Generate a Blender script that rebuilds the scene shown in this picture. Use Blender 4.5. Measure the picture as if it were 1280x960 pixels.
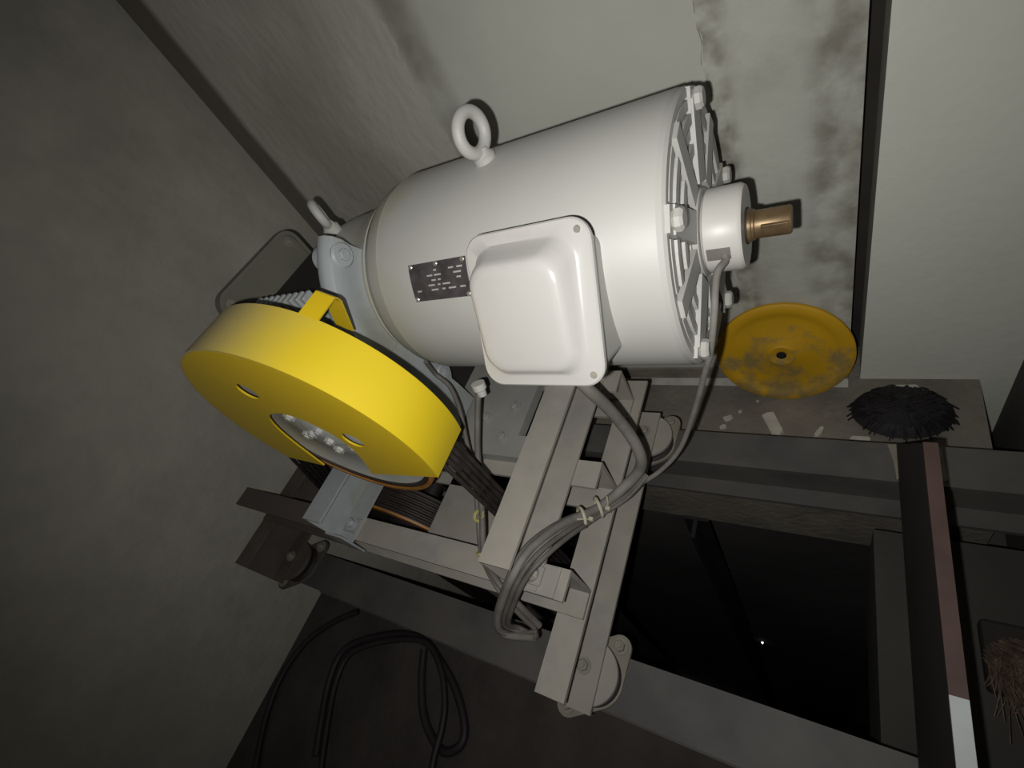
import bpy, bmesh, math, random
from mathutils import Vector, Matrix
random.seed(4)
for o in list(bpy.data.objects): bpy.data.objects.remove(o)
SC = bpy.context.scene
COL = SC.collection
PI = math.pi
# ------------------------------------------------------------------ camera
# world: x along the motor axis (right), y towards the back wall, z up; camera 1 m above the ledge floor
ZC = 1.0
RIGHT = Vector((0.83137946, 0.34845926, -0.43287913))
DOWN = Vector((0.01262885, -0.790619, -0.61217816))
FWD = Vector((-0.55556162, 0.50348558, -0.66170504))
CAM = Vector((0, 0, ZC))
cd = bpy.data.cameras.new('camera'); cam = bpy.data.objects.new('camera', cd); COL.objects.link(cam)
m3 = Matrix((RIGHT, -DOWN, -FWD)).transposed()
cam.matrix_world = Matrix.Translation(CAM) @ m3.to_4x4()
cd.sensor_fit = 'HORIZONTAL'; cd.sensor_width = 36.0; cd.lens = 593.0 / 1280 * 36.0
cd.clip_start = 0.01; cd.clip_end = 100
SC.camera = cam
# ------------------------------------------------------------------ light: the phone's flash and a trace of room light
w = bpy.data.worlds.new('room_air'); SC.world = w; w.use_nodes = True
bg = w.node_tree.nodes['Background']; bg.inputs[0].default_value = (1.0, 0.93, 0.92, 1); bg.inputs[1].default_value = 0.058
fl = bpy.data.lights.new('phone_flash', 'SPOT'); flo = bpy.data.objects.new('phone_flash', fl); COL.objects.link(flo)
fl.energy = 13.6; fl.color = (1.0, 0.985, 0.955); fl.shadow_soft_size = 0.004
fl.spot_size = math.radians(146); fl.spot_blend = 1.0
fpos = CAM - RIGHT * 0.027 + DOWN * 0.017
aim = (FWD * 593 + RIGHT * (740 - 640) + DOWN * (385 - 480)).normalized()
flo.matrix_world = Matrix.Translation(fpos) @ aim.to_track_quat('-Z', 'Y').to_matrix().to_4x4()
vs = SC.view_settings
vs.view_transform = 'Standard'; vs.look = 'None'; vs.gamma = 1.0; vs.exposure = 0.0; vs.use_curve_mapping = False

def at(px, py, z):
    """point at height z (below the lens, camera-relative) seen along a line of sight measured in the photo"""
    d = RIGHT * (px - 640) + DOWN * (py - 480) + FWD * 593
    return CAM + d * (z / d.z)

# ------------------------------------------------------------------ materials
def mat(name, col, rough=0.6, metal=0.0, var=0.12, scale=8.0, dirt=None, dirt_amt=0.5, dirt_scale=3.0, dirt_lo=0.5, dirt_hi=0.7,
        bump=0.0, bump_scale=60.0, stretch=(1, 1, 1), spec=0.5):
    m = bpy.data.materials.new(name); m.use_nodes = True
    nt = m.node_tree; n = nt.nodes; L = nt.links
    b = n['Principled BSDF']; b.inputs['Roughness'].default_value = rough; b.inputs['Metallic'].default_value = metal
    b.inputs['Specular IOR Level'].default_value = spec
    tc = n.new('ShaderNodeTexCoord'); mp = n.new('ShaderNodeMapping'); L.new(tc.outputs['Object'], mp.inputs[0])
    mp.inputs['Scale'].default_value = stretch
    nz = n.new('ShaderNodeTexNoise'); nz.inputs['Scale'].default_value = scale; nz.inputs['Detail'].default_value = 6
    L.new(mp.outputs[0], nz.inputs['Vector'])
    cr = n.new('ShaderNodeValToRGB'); L.new(nz.outputs['Fac'], cr.inputs[0])
    cr.color_ramp.elements[0].position = 0.3; cr.color_ramp.elements[1].position = 0.7
    cr.color_ramp.elements[0].color = tuple(c * (1 - var) for c in col) + (1,)
    cr.color_ramp.elements[1].color = tuple(min(1, c * (1 + var)) for c in col) + (1,)
    out = cr.outputs[0]
    if dirt:
        n2 = n.new('ShaderNodeTexNoise'); n2.inputs['Scale'].default_value = dirt_scale; n2.inputs['Detail'].default_value = 8
        n2.inputs['Roughness'].default_value = 0.65
        L.new(mp.outputs[0], n2.inputs['Vector'])
        r2 = n.new('ShaderNodeMapRange'); L.new(n2.outputs['Fac'], r2.inputs[0])
        r2.inputs[1].default_value = dirt_lo; r2.inputs[2].default_value = dirt_hi; r2.inputs[4].default_value = dirt_amt
        mx = n.new('ShaderNodeMixRGB'); L.new(r2.outputs[0], mx.inputs[0]); L.new(out, mx.inputs[1])
        mx.inputs[2].default_value = tuple(dirt) + (1,)
        out = mx.outputs[0]
    L.new(out, b.inputs['Base Color'])
    if bump:
        n3 = n.new('ShaderNodeTexNoise'); n3.inputs['Scale'].default_value = bump_scale; n3.inputs['Detail'].default_value = 5
        L.new(mp.outputs[0], n3.inputs['Vector'])
        bp = n.new('ShaderNodeBump'); bp.inputs['Strength'].default_value = bump; bp.inputs['Distance'].default_value = 0.01
        L.new(n3.outputs['Fac'], bp.inputs['Height']); L.new(bp.outputs[0], b.inputs['Normal'])
    return m

def add_band(m, axis, lo, hi, soft, col, amt=0.8, wob=0.05, wscale=4.0, nlo=0.35, nhi=0.6, patch=6.0):
    """a stain band of its own shape, in object coordinates, patchy"""
    nt = m.node_tree; n = nt.nodes; L = nt.links; b = n['Principled BSDF']
    src = b.inputs['Base Color'].links[0].from_socket
    tc = n.new('ShaderNodeTexCoord'); sp = n.new('ShaderNodeSeparateXYZ')
    nz = n.new('ShaderNodeTexNoise'); nz.inputs['Scale'].default_value = wscale; nz.inputs['Detail'].default_value = 6
    L.new(tc.outputs['Object'], nz.inputs['Vector']); L.new(tc.outputs['Object'], sp.inputs[0])
    ma = n.new('ShaderNodeMath'); ma.operation = 'MULTIPLY_ADD'; L.new(nz.outputs['Fac'], ma.inputs[0])
    ma.inputs[1].default_value = wob * 2; L.new(sp.outputs['XYZ'.index(axis)], ma.inputs[2])
    c0 = wob
    a = n.new('ShaderNodeMapRange'); a.interpolation_type = 'SMOOTHSTEP'; L.new(ma.outputs[0], a.inputs[0])
    a.inputs[1].default_value = lo + c0 - soft; a.inputs[2].default_value = lo + c0 + soft
    d = n.new('ShaderNodeMapRange'); d.interpolation_type = 'SMOOTHSTEP'; L.new(ma.outputs[0], d.inputs[0])
    d.inputs[1].default_value = hi + c0 - soft; d.inputs[2].default_value = hi + c0 + soft
    d.inputs[3].default_value = 1; d.inputs[4].default_value = 0
    mu = n.new('ShaderNodeMath'); mu.operation = 'MULTIPLY'; L.new(a.outputs[0], mu.inputs[0]); L.new(d.outputs[0], mu.inputs[1])
    pz = n.new('ShaderNodeTexNoise'); pz.inputs['Scale'].default_value = patch; pz.inputs['Detail'].default_value = 7
    L.new(tc.outputs['Object'], pz.inputs['Vector'])
    pr = n.new('ShaderNodeMapRange'); L.new(pz.outputs['Fac'], pr.inputs[0]); pr.inputs[1].default_value = nlo; pr.inputs[2].default_value = nhi
    pr.inputs[4].default_value = amt
    m2 = n.new('ShaderNodeMath'); m2.operation = 'MULTIPLY'; L.new(mu.outputs[0], m2.inputs[0]); L.new(pr.outputs[0], m2.inputs[1])
    mx = n.new('ShaderNodeMixRGB'); L.new(m2.outputs[0], mx.inputs[0]); L.new(src, mx.inputs[1]); mx.inputs[2].default_value = tuple(col) + (1,)
    L.new(mx.outputs[0], b.inputs['Base Color'])

M = {}
M['plaster_l'] = mat('left wall concrete', (.47, .45, .385), .9, var=.12, scale=5, dirt=(.29, .275, .235), dirt_amt=.75, dirt_scale=2.6, dirt_lo=.42, dirt_hi=.68, bump=.25, bump_scale=40)
M['plaster_b'] = mat('back wall plaster', (.50, .485, .42), .9, var=.06, scale=3, dirt=(.38, .365, .31), dirt_amt=.5, dirt_scale=3.0, bump=.3, bump_scale=35, stretch=(1.6, 1, .8))
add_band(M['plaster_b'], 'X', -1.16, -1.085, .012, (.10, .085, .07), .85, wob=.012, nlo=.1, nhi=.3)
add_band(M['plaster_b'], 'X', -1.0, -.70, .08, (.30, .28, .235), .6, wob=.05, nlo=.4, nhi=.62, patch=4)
M['plaster_c'] = mat('smooth wall plaster', (.53, .535, .475), .88, var=.06, scale=3, dirt=(.42, .42, .365), dirt_amt=.35, dirt_scale=2.4, bump=.12, bump_scale=30)
add_band(M['plaster_c'], 'X', -.605, -.545, .02, (.24, .225, .19), .85, wob=.02, nlo=.25, nhi=.55, patch=9)
M['plaster_r'] = mat('patched wall plaster', (.53, .535, .475), .9, var=.07, scale=5, dirt=(.38, .365, .30), dirt_amt=.6, dirt_scale=7, dirt_lo=.5, dirt_hi=.7, bump=.3, bump_scale=28)
add_band(M['plaster_r'], 'X', -.16, -.115, .012, (.20, .18, .14), .85, wob=.02, nlo=.36, nhi=.60, patch=26)
add_band(M['plaster_r'], 'X', -.025, .05, .02, (.20, .18, .14), .8, wob=.03, nlo=.40, nhi=.64, patch=18)
M['pier'] = mat('white pier paint', (.72, .73, .645), .85, var=.05, scale=4, dirt=(.60, .61, .53), dirt_amt=.35, dirt_scale=4, bump=.1, bump_scale=50)
M['gap'] = mat('dark recess concrete', (.035, .03, .025), .95, var=.2, scale=12)  # even near-black brown for the back of the wall gap
M['base_dirt'] = mat('grimy wall base', (.24, .215, .175), .95, var=.2, scale=14, bump=.4, bump_scale=50)
M['mortar'] = mat('pale mortar', (.46, .45, .40), .95, var=.2, scale=30, bump=.3, bump_scale=80)
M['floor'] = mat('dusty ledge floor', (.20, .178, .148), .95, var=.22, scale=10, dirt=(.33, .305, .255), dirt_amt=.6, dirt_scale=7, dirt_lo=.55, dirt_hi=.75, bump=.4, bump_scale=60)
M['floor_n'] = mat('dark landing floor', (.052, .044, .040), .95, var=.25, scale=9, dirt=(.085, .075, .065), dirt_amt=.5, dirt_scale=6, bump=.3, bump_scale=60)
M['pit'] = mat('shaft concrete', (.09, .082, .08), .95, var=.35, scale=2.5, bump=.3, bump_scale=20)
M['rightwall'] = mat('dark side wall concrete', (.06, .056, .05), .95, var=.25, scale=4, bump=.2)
M['beam'] = mat('dark grey beam paint', (.085, .08, .078), .6, var=.18, scale=14, dirt=(.125, .115, .10), dirt_amt=.7, dirt_scale=6, dirt_lo=.42, dirt_hi=.62)
M['frame'] = mat('dusty grey frame paint', (.33, .308, .268), .7, var=.10, scale=16, dirt=(.24, .24, .25), dirt_amt=.6, dirt_scale=9, dirt_lo=.5, dirt_hi=.65)
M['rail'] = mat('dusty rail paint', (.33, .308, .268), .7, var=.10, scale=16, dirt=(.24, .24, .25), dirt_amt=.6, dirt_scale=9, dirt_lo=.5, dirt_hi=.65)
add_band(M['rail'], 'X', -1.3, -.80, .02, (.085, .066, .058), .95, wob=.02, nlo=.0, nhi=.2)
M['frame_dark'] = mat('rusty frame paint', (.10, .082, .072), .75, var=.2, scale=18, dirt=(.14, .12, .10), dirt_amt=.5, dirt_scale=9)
M['blue'] = mat('pale blue grey machine paint', (.36, .39, .40), .45, var=.08, scale=9, dirt=(.27, .255, .19), dirt_amt=.65, dirt_scale=8, dirt_lo=.48, dirt_hi=.66)
M['base'] = mat('grey base paint', (.30, .295, .265), .6, var=.1, scale=12, dirt=(.24, .245, .25), dirt_amt=.6, dirt_scale=8)
M['motor'] = mat('off white motor enamel', (.465, .462, .43), .5, var=.03, scale=5, dirt=(.42, .40, .32), dirt_amt=.5, dirt_scale=5, dirt_lo=.52, dirt_hi=.75)
add_band(M['motor'], 'X', -.60, -.475, .03, (.40, .38, .27), .6, wob=.02, nlo=.3, nhi=.6, patch=10)
M['box'] = mat('white enamel box', (.46, .45, .43), .25, var=.02, scale=6, dirt=(.41, .365, .345), dirt_amt=.5, dirt_scale=6, dirt_lo=.6, dirt_hi=.75)
M['encoder'] = mat('white plastic encoder', (.60, .585, .55), .4, var=.02, scale=10)
M['yellow'] = mat('yellow guard enamel', (.72, .50, .014), .38, var=.04, scale=6)
M['yellow_dust'] = M['yellow']
M['disc'] = mat('worn yellow disc paint', (.66, .37, .008), .6, var=.08, scale=10, dirt=(.28, .215, .09), dirt_amt=.85, dirt_scale=9, dirt_lo=.52, dirt_hi=.62)
M['orange'] = mat('orange sheave paint', (.36, .15, .02), .5, var=.2, scale=20, dirt=(.1, .05, .02), dirt_amt=.6, dirt_scale=14)
M['groove'] = mat('greasy rope groove steel', (.035, .026, .022), .5, metal=.3, var=.3, scale=30)
M['web'] = mat('grey sheave casting', (.48, .485, .44), .55, var=.1, scale=14)
M['steel'] = mat('bright zinc bolt', (.62, .60, .54), .3, metal=.7, var=.1, scale=30)
M['bolt'] = mat('painted bolt', (.26, .245, .20), .55, var=.15, scale=40)
M['brass'] = mat('oily brown shaft steel', (.24, .165, .085), .42, metal=.55, var=.3, scale=40, dirt=(.11, .07, .04), dirt_amt=.5, dirt_scale=30)
M['mount'] = mat('dusty mount plate', (.25, .23, .185), .75, var=.15, scale=30)
M['rubber'] = mat('black rubber', (.02, .018, .018), .7, var=.2, scale=20)
M['rope'] = mat('greasy wire rope', (.030, .024, .022), .5, var=.5, scale=60)
M['cable'] = mat('dusty grey cable sheath', (.12, .11, .10), .65, var=.25, scale=35)
M['cable_pale'] = mat('pale grey cable sheath', (.33, .32, .28), .6, var=.15, scale=35)
M['cable_dusty'] = mat('dusty conduit sheath', (.19, .178, .16), .75, var=.2, scale=30, dirt=(.10, .092, .085), dirt_amt=.7, dirt_scale=18)
M['cable_black'] = mat('black cable sheath', (.018, .014, .015), .6, var=.3, scale=20)
M['tie'] = mat('pale cable tie', (.48, .45, .34), .5, var=.1, scale=30)
M['tie_y'] = mat('yellowish cable tie', (.42, .38, .13), .5, var=.1, scale=30)
M['plate'] = mat('dark etched nameplate', (.095, .085, .088), .35, metal=.3, var=.35, scale=60)
M['print'] = mat('silver plate print', (.42, .41, .40), .4, var=.1, scale=60)
M['cover'] = mat('grey green cover plate', (.185, .18, .145), .6, var=.12, scale=10)
M['oil'] = mat('black oily casting', (.022, .018, .018), .6, var=.3, scale=14)
M['black_bristle'] = mat('black bristle', (.012, .010, .012), .7, var=.4, scale=30)
M['brown_bristle'] = mat('brown bristle', (.14, .10, .07), .6, var=.5, scale=60)
M['board'] = mat('dark board face', (.025, .020, .019), .8, var=.3, scale=12)
M['board_edge'] = mat('brown board edge', (.085, .050, .042), .7, var=.2, scale=30)
M['board_white'] = mat('white board end', (.50, .53, .53), .6, var=.05, scale=30)
M['chip'] = mat('plaster chip', (.52, .50, .43), .95, var=.15, scale=40, bump=.3, bump_scale=90)
em = bpy.data.materials.new('distant lamp glass'); em.use_nodes = True
em.node_tree.nodes['Principled BSDF'].inputs['Emission Color'].default_value = (1, .93, .8, 1)
em.node_tree.nodes['Principled BSDF'].inputs['Emission Strength'].default_value = 3
M['lamp'] = em
# dust on the upward faces of the yellow guard: a real layer on top surfaces, heavier on the far left
def guard_dust(m):
    nt = m.node_tree; n = nt.nodes; L = nt.links; b = n['Principled BSDF']
    src = b.inputs['Base Color'].links[0].from_socket
    tc = n.new('ShaderNodeTexCoord'); sp = n.new('ShaderNodeSeparateXYZ'); L.new(tc.outputs['Object'], sp.inputs[0])
    nz = n.new('ShaderNodeTexNoise'); nz.inputs['Scale'].default_value = 9; nz.inputs['Detail'].default_value = 6
    L.new(tc.outputs['Object'], nz.inputs['Vector'])
    ma = n.new('ShaderNodeMath'); ma.operation = 'MULTIPLY_ADD'; L.new(nz.outputs['Fac'], ma.inputs[0]); ma.inputs[1].default_value = .12
    L.new(sp.outputs[0], ma.inputs[2])
    a = n.new('ShaderNodeMapRange'); a.interpolation_type = 'SMOOTHSTEP'; L.new(ma.outputs[0], a.inputs[0])
    a.inputs[1].default_value = -.02; a.inputs[2].default_value = .20; a.inputs[3].default_value = .85; a.inputs[4].default_value = 0
    mx = n.new('ShaderNodeMixRGB'); L.new(a.outputs[0], mx.inputs[0]); L.new(src, mx.inputs[1]); mx.inputs[2].default_value = (.44, .39, .28, 1)
    L.new(mx.outputs[0], b.inputs['Base Color'])
    b.inputs['Roughness'].default_value = .5
M['yellow_rim'] = mat('dusty yellow guard enamel', (.70, .52, .014), .45, var=.04, scale=6); guard_dust(M['yellow_rim'])

# ------------------------------------------------------------------ helpers
def bm_obj(name, bm, m, parent=None, smooth=False, loc=None):
    bmesh.ops.recalc_face_normals(bm, faces=bm.faces[:])
    me = bpy.data.meshes.new(name); bm.to_mesh(me); bm.free()
    me.materials.append(M[m] if isinstance(m, str) else m)
    if smooth:
        for p in me.polygons: p.use_smooth = True
        try: me.set_sharp_from_angle(angle=math.radians(38))
        except Exception: pass
    o = bpy.data.objects.new(name, me); COL.objects.link(o)
    if parent is not None: o.parent = parent
    if loc is not None: o.location = loc
    return o
def thing(name, label, cat, loc=(0, 0, 0), group=None):
    o = bpy.data.objects.new(name, None); COL.objects.link(o); o.location = loc; o.empty_display_size = .05
    o['label'] = label; o['category'] = cat
    if group: o['group'] = group
    return o
def tag(o, label, cat, group=None):
    o['label'] = label; o['category'] = cat
    if group: o['group'] = group
    return o
def struct(o, label=None):
    o['kind'] = 'structure'
    if label: o['label'] = label
    return o
def W(x, y, z): return Vector((x, y, z + ZC))      # camera-relative height -> world
def box(bm, a, b, bev=0.0):
    r = bmesh.ops.create_cube(bm, size=1.0)
    v = r['verts']
    for q in v:
        q.co = Vector(((a[i] + b[i]) / 2 + q.co[i] * (b[i] - a[i]) for i in range(3)))
    if bev:
        es = list({e for q in v for e in q.link_edges})
        bmesh.ops.bevel(bm, geom=es, offset=bev, segments=2, affect='EDGES', profile=.5)
    return bm
def boxbm(a, b, bev=0.0): return box(bmesh.new(), a, b, bev)
def prism(bm, pts, d):
    """closed polygon of 3D points extruded by vector d"""
    v = [bm.verts.new(p) for p in pts]; u = [bm.verts.new(Vector(p) + Vector(d)) for p in pts]
    bm.faces.new(v); bm.faces.new(u[::-1])
    k = len(pts)
    for i in range(k): bm.faces.new((v[i], u[i], u[(i + 1) % k], v[(i + 1) % k]))
    return bm
def frame_of(axis):
    a = Vector(axis).normalized()
    t = Vector((0, 0, 1)) if abs(a.z) < .9 else Vector((1, 0, 0))
    u = a.cross(t).normalized(); return a, u, a.cross(u).normalized()
def lathe(bm, prof, origin, axis, n=48, close=False, a0=0, a1=2 * PI):
    """prof = [(distance along axis, radius)]"""
    a, u, v = frame_of(axis); o = Vector(origin)
    full = abs(a1 - a0 - 2 * PI) < 1e-6
    m_ = n if full else n + 1
    rings = []
    for (h, r) in prof:
        if r < 1e-6: rings.append([bm.verts.new(o + a * h)])
        else: rings.append([bm.verts.new(o + a * h + (u * math.cos(a0 + (a1 - a0) * k / n) + v * math.sin(a0 + (a1 - a0) * k / n)) * r) for k in range(m_)])
    pairs = list(zip(rings[:-1], rings[1:]))
    if close: pairs.append((rings[-1], rings[0]))
    for p, q in pairs:
        for k in range(n):
            j = (k + 1) % m_
            if not full and k + 1 >= m_: continue
            f = [p[0] if len(p) == 1 else p[k]]
            if len(p) > 1: f.append(p[j])
            if len(q) > 1: f += [q[j], q[k]]
            else: f.append(q[0])
            if len(f) >= 3: bm.faces.new(f)
    return bm
def cyl(bm, origin, axis, r, h, n=20, bev=0.0):
    b = min(bev, r * .4, h * .4)
    pr = [(0, 0), (0, r - b), (b, r), (h - b, r), (h, r - b), (h, 0)] if b else [(0, 0), (0, r), (h, r), (h, 0)]
    return lathe(bm, pr, origin, axis, n)
def hexbolt(bm, origin, axis, r=.009, h=.007, washer=True):
    if washer: cyl(bm, origin, axis, r * 1.45, h * .25, 18); o = Vector(origin) + Vector(axis).normalized() * h * .25
    else: o = Vector(origin)
    lathe(bm, [(0, 0), (0, r), (h * .85, r), (h, r * .85), (h, 0)], o, axis, 6)
    cyl(bm, o + Vector(axis).normalized() * h, axis, r * .5, h * .35, 12)
    return bm
def torus(bm, c, axis, R, r, n=32, k=12):
    a, u, v = frame_of(axis); c = Vector(c)
    g = [[bm.verts.new(c + (u * math.cos(2 * PI * i / n) + v * math.sin(2 * PI * i / n)) * (R + r * math.cos(2 * PI * j / k)) + a * r * math.sin(2 * PI * j / k))
          for j in range(k)] for i in range(n)]
    for i in range(n):
        for j in range(k):
            bm.faces.new((g[i][j], g[(i + 1) % n][j], g[(i + 1) % n][(j + 1) % k], g[i][(j + 1) % k]))
    return bm
def spline(pts, sub=8):
    P = [Vector(p) for p in pts]; P = [P[0] * 2 - P[1]] + P + [P[-1] * 2 - P[-2]]
    out = []
    for i in range(1, len(P) - 2):
        p0, p1, p2, p3 = P[i - 1:i + 3]
        for s in range(sub):
            t = s / sub
            out.append(.5 * ((2 * p1) + (p2 - p0) * t + (2 * p0 - 5 * p1 + 4 * p2 - p3) * t * t + (3 * p1 - p0 - 3 * p2 + p3) * t ** 3))
    out.append(P[-2]); return out
def tube(bm, pts, r, k=10, sub=8, smooth_path=True):
    path = spline(pts, sub) if smooth_path else [Vector(p) for p in pts]
    rings = []; prev = None
    for i, p in enumerate(path):
        t = (path[min(i + 1, len(path) - 1)] - path[max(i - 1, 0)]).normalized()
        u = (prev - t * prev.dot(t)) if prev is not None else t.orthogonal()
        u.normalize(); prev = u; v = t.cross(u)
        rr = r(i / (len(path) - 1)) if callable(r) else r
        rings.append([bm.verts.new(p + (u * math.cos(2 * PI * j / k) + v * math.sin(2 * PI * j / k)) * rr) for j in range(k)])
    for a, b in zip(rings[:-1], rings[1:]):
        for j in range(k): bm.faces.new((a[j], a[(j + 1) % k], b[(j + 1) % k], b[j]))
    bm.faces.new(rings[0][::-1]); bm.faces.new(rings[-1]); return bm
def chan_y(x0, wd, z0, z1, y0, y1, t=.006):
    """C channel along y, web at x0, flanges reaching to x0+wd"""
    s = [(x0, z0), (x0 + wd, z0), (x0 + wd, z0 + t), (x0 + t, z0 + t), (x0 + t, z1 - t), (x0 + wd, z1 - t), (x0 + wd, z1), (x0, z1)]
    return prism(bmesh.new(), [W(x, y0, z) for x, z in s], (0, y1 - y0, 0))
def chan_x(y0, wd, z0, z1, x0, x1, t=.006):
    """C channel along x, web at y0, flanges reaching to y0+wd (wd may be negative)"""
    q = t if wd > 0 else -t
    s = [(y0, z0), (y0 + wd, z0), (y0 + wd, z0 + t), (y0 + q, z0 + t), (y0 + q, z1 - t), (y0 + wd, z1 - t), (y0 + wd, z1), (y0, z1)]
    return prism(bmesh.new(), [W(x0, y, z) for y, z in s], (x1 - x0, 0, 0))
def ibeam_x(yc, bw, z0, z1, x0, x1, t=.009, tw=.006):
    h = bw / 2
    s = [(-h, z0), (h, z0), (h, z0 + t), (tw / 2, z0 + t), (tw / 2, z1 - t), (h, z1 - t), (h, z1), (-h, z1), (-h, z1 - t), (-tw / 2, z1 - t), (-tw / 2, z0 + t), (-h, z0 + t)]
    return prism(bmesh.new(), [W(x0, yc + y, z) for y, z in s], (x1 - x0, 0, 0))
def rrect(cx, cy, hx, hy, r, n=8):
    out = []
    for sx, sy, a0 in ((1, 1, 0), (-1, 1, PI / 2), (-1, -1, PI), (1, -1, 1.5 * PI)):
        for i in range(n + 1):
            a = a0 + PI / 2 * i / n
            out.append((cx + sx * (hx - r) + r * math.cos(a), cy + sy * (hy - r) + r * math.sin(a)))
    return out
def loft(bm, loops, cap0=True, cap1=True):
    rs = [[bm.verts.new(p) for p in l] for l in loops]; k = len(rs[0])
    for a, b in zip(rs[:-1], rs[1:]):
        for i in range(k): bm.faces.new((a[i], a[(i + 1) % k], b[(i + 1) % k], b[i]))
    if cap0: bm.faces.new(rs[0][::-1])
    if cap1: bm.faces.new(rs[-1])
    return bm

# ================================================================== STRUCTURE
FZ = -.985                                            # ledge floor (camera-relative)
XL, YB = -1.15, .778
rnd = random.Random(11)
def jag(x, z0, z1, step, amp):
    n = int((z1 - z0) / step); out = []
    for i in range(n + 1):
        out.append((x + rnd.uniform(-amp, amp) + .6 * amp * math.sin(i * .9), z0 + (z1 - z0) * i / n))
    return out
wb = struct(bm_obj('wall_back', boxbm(W(XL - .15, YB, FZ - .3), W(.034, YB + .2, 1.2)), 'plaster_b'))
def coat(x0, x1, th, m, amp0, amp1, z0=FZ + .045, z1=1.15):
    pts = jag(x0, z0, z1, .012, amp0) + (jag(x1, z0, z1, .012, amp1)[::-1] if amp1 else [(x1, z1), (x1, z0)])
    return bm_obj('plaster_coat', prism(bmesh.new(), [W(x, YB - th, z) for x, z in pts], (0, th + .004, 0)), m, wb)
coat(-.605, -.150, .004, 'plaster_c', .006, .004)
coat(-.150, .0335, .007, 'plaster_r', .003, 0)
struct(bm_obj('trim_1', boxbm(W(XL, YB - .010, FZ), W(.034, YB, FZ + .047)), 'base_dirt'))
bmf = bmesh.new()
pp = [W(XL, YB - .010, FZ), W(XL, YB - .024, FZ), W(XL, YB - .010, FZ + .012)]
prism(bmf, pp, (1.184, 0, 0)); struct(bm_obj('trim_2', bmf, 'mortar'))
struct(bm_obj('wall_pier', boxbm(W(.055, YB, -2.6), W(.288, YB + .2, 1.2)), 'pier'))
struct(bm_obj('wall_recess', boxbm(W(.02, YB + .09, FZ - .3), W(.06, YB + .2, 1.2)), 'gap'))
struct(bm_obj('wall_left', boxbm(W(XL - .2, -1.6, -5), W(XL, YB + .2, 1.2)), 'plaster_l'))
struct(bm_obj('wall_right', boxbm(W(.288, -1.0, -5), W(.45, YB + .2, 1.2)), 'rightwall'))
# floors round the shaft opening
struct(bm_obj('floor', boxbm(W(XL, .500, FZ - .22), W(.240, YB + .2, FZ)), 'floor'))
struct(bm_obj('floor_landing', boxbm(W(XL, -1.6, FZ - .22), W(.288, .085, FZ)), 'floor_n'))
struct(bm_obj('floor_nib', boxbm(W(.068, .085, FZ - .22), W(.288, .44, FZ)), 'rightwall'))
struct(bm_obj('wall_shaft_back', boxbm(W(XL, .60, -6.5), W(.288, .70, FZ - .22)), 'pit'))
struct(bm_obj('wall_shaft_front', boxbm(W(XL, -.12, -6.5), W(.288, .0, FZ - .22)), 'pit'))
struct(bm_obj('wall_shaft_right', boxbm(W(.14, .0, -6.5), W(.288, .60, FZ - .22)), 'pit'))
struct(bm_obj('floor_shaft', boxbm(W(XL, -.12, -6.6), W(.288, .7, -6.5)), 'pit'))

# ================================================================== SUPPORT BEAMS
BT = -.85
for yc, x1, lab in ((.060, .118, 'dark grey steel I-beam beside the landing, under the nearer rubber mounts'),
                    (.500, .2875, 'dark grey steel I-beam on the ledge below the yellow disc')):
    o = bm_obj('support_beam', ibeam_x(yc, .080 if yc < .1 else .070, FZ, BT, XL + .001, x1), 'beam'); tag(o, lab, 'steel beam', 'steel beams carrying the machine frame')

far_beam = o
for i, pts in enumerate(([(1109, 556), (1120, 556), (1125, 575), (1128, 596), (1121, 600), (1117, 578)], [(1168, 560), (1176, 559), (1180, 576), (1186, 600), (1179, 604), (1174, 580)])):
    sub_bm = prism(bmesh.new(), [at(x, y, BT) for x, y in pts], (0, 0, .0015))
    d_ = bm_obj('mortar_drip', sub_bm, 'base_dirt', far_beam); d_['label'] = 'pale dried mortar drip'
# ================================================================== ISOLATORS
ZB, ZT = -.812, -.700                                  # cross channel bottom / top
def isolator(x, y, lab):
    t = thing('rubber_mount', lab, 'rubber mount', W(x, y, BT), 'rubber mounts under the frame corners')
    d = Vector((.030, .050, 0)); a = math.atan2(d.y, d.x); L = d.length
    pts = []
    for k in range(48):
        q = 2 * PI * k / 48
        # two-bolt diamond flange outline: hull of the centre disc and two bolt eyes
        best = max((Vector((math.cos(q), math.sin(q))).dot(Vector((s * L, 0))) + r, s, r) for s, r in ((0, .047), (1, .019), (-1, .019)))
        s, r = best[1], best[2]
        pts.append((s * L + r * math.cos(q), r * math.sin(q)))
    ca, sa = math.cos(a), math.sin(a)
    pl = [(x_ * ca - y_ * sa, x_ * sa + y_ * ca, 0) for x_, y_ in pts]
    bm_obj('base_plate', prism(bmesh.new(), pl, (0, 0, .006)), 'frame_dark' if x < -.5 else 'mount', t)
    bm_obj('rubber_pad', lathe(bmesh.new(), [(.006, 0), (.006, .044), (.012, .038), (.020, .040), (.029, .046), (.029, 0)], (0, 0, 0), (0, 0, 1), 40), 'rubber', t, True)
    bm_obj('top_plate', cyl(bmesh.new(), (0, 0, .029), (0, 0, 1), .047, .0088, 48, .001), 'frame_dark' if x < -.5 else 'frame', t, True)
    for s in (1, -1):
        bm_obj('bolt', hexbolt(bmesh.new(), (d.x * s * 1.03, d.y * s * 1.03, .006), (0, 0, 1), .009, .008), 'bolt', t)
    bm_obj('stud', hexbolt(bmesh.new(), (-.006, .004, .0442), (0, 0, 1), .0085, .007, True), 'bolt', t)
    return t
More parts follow.
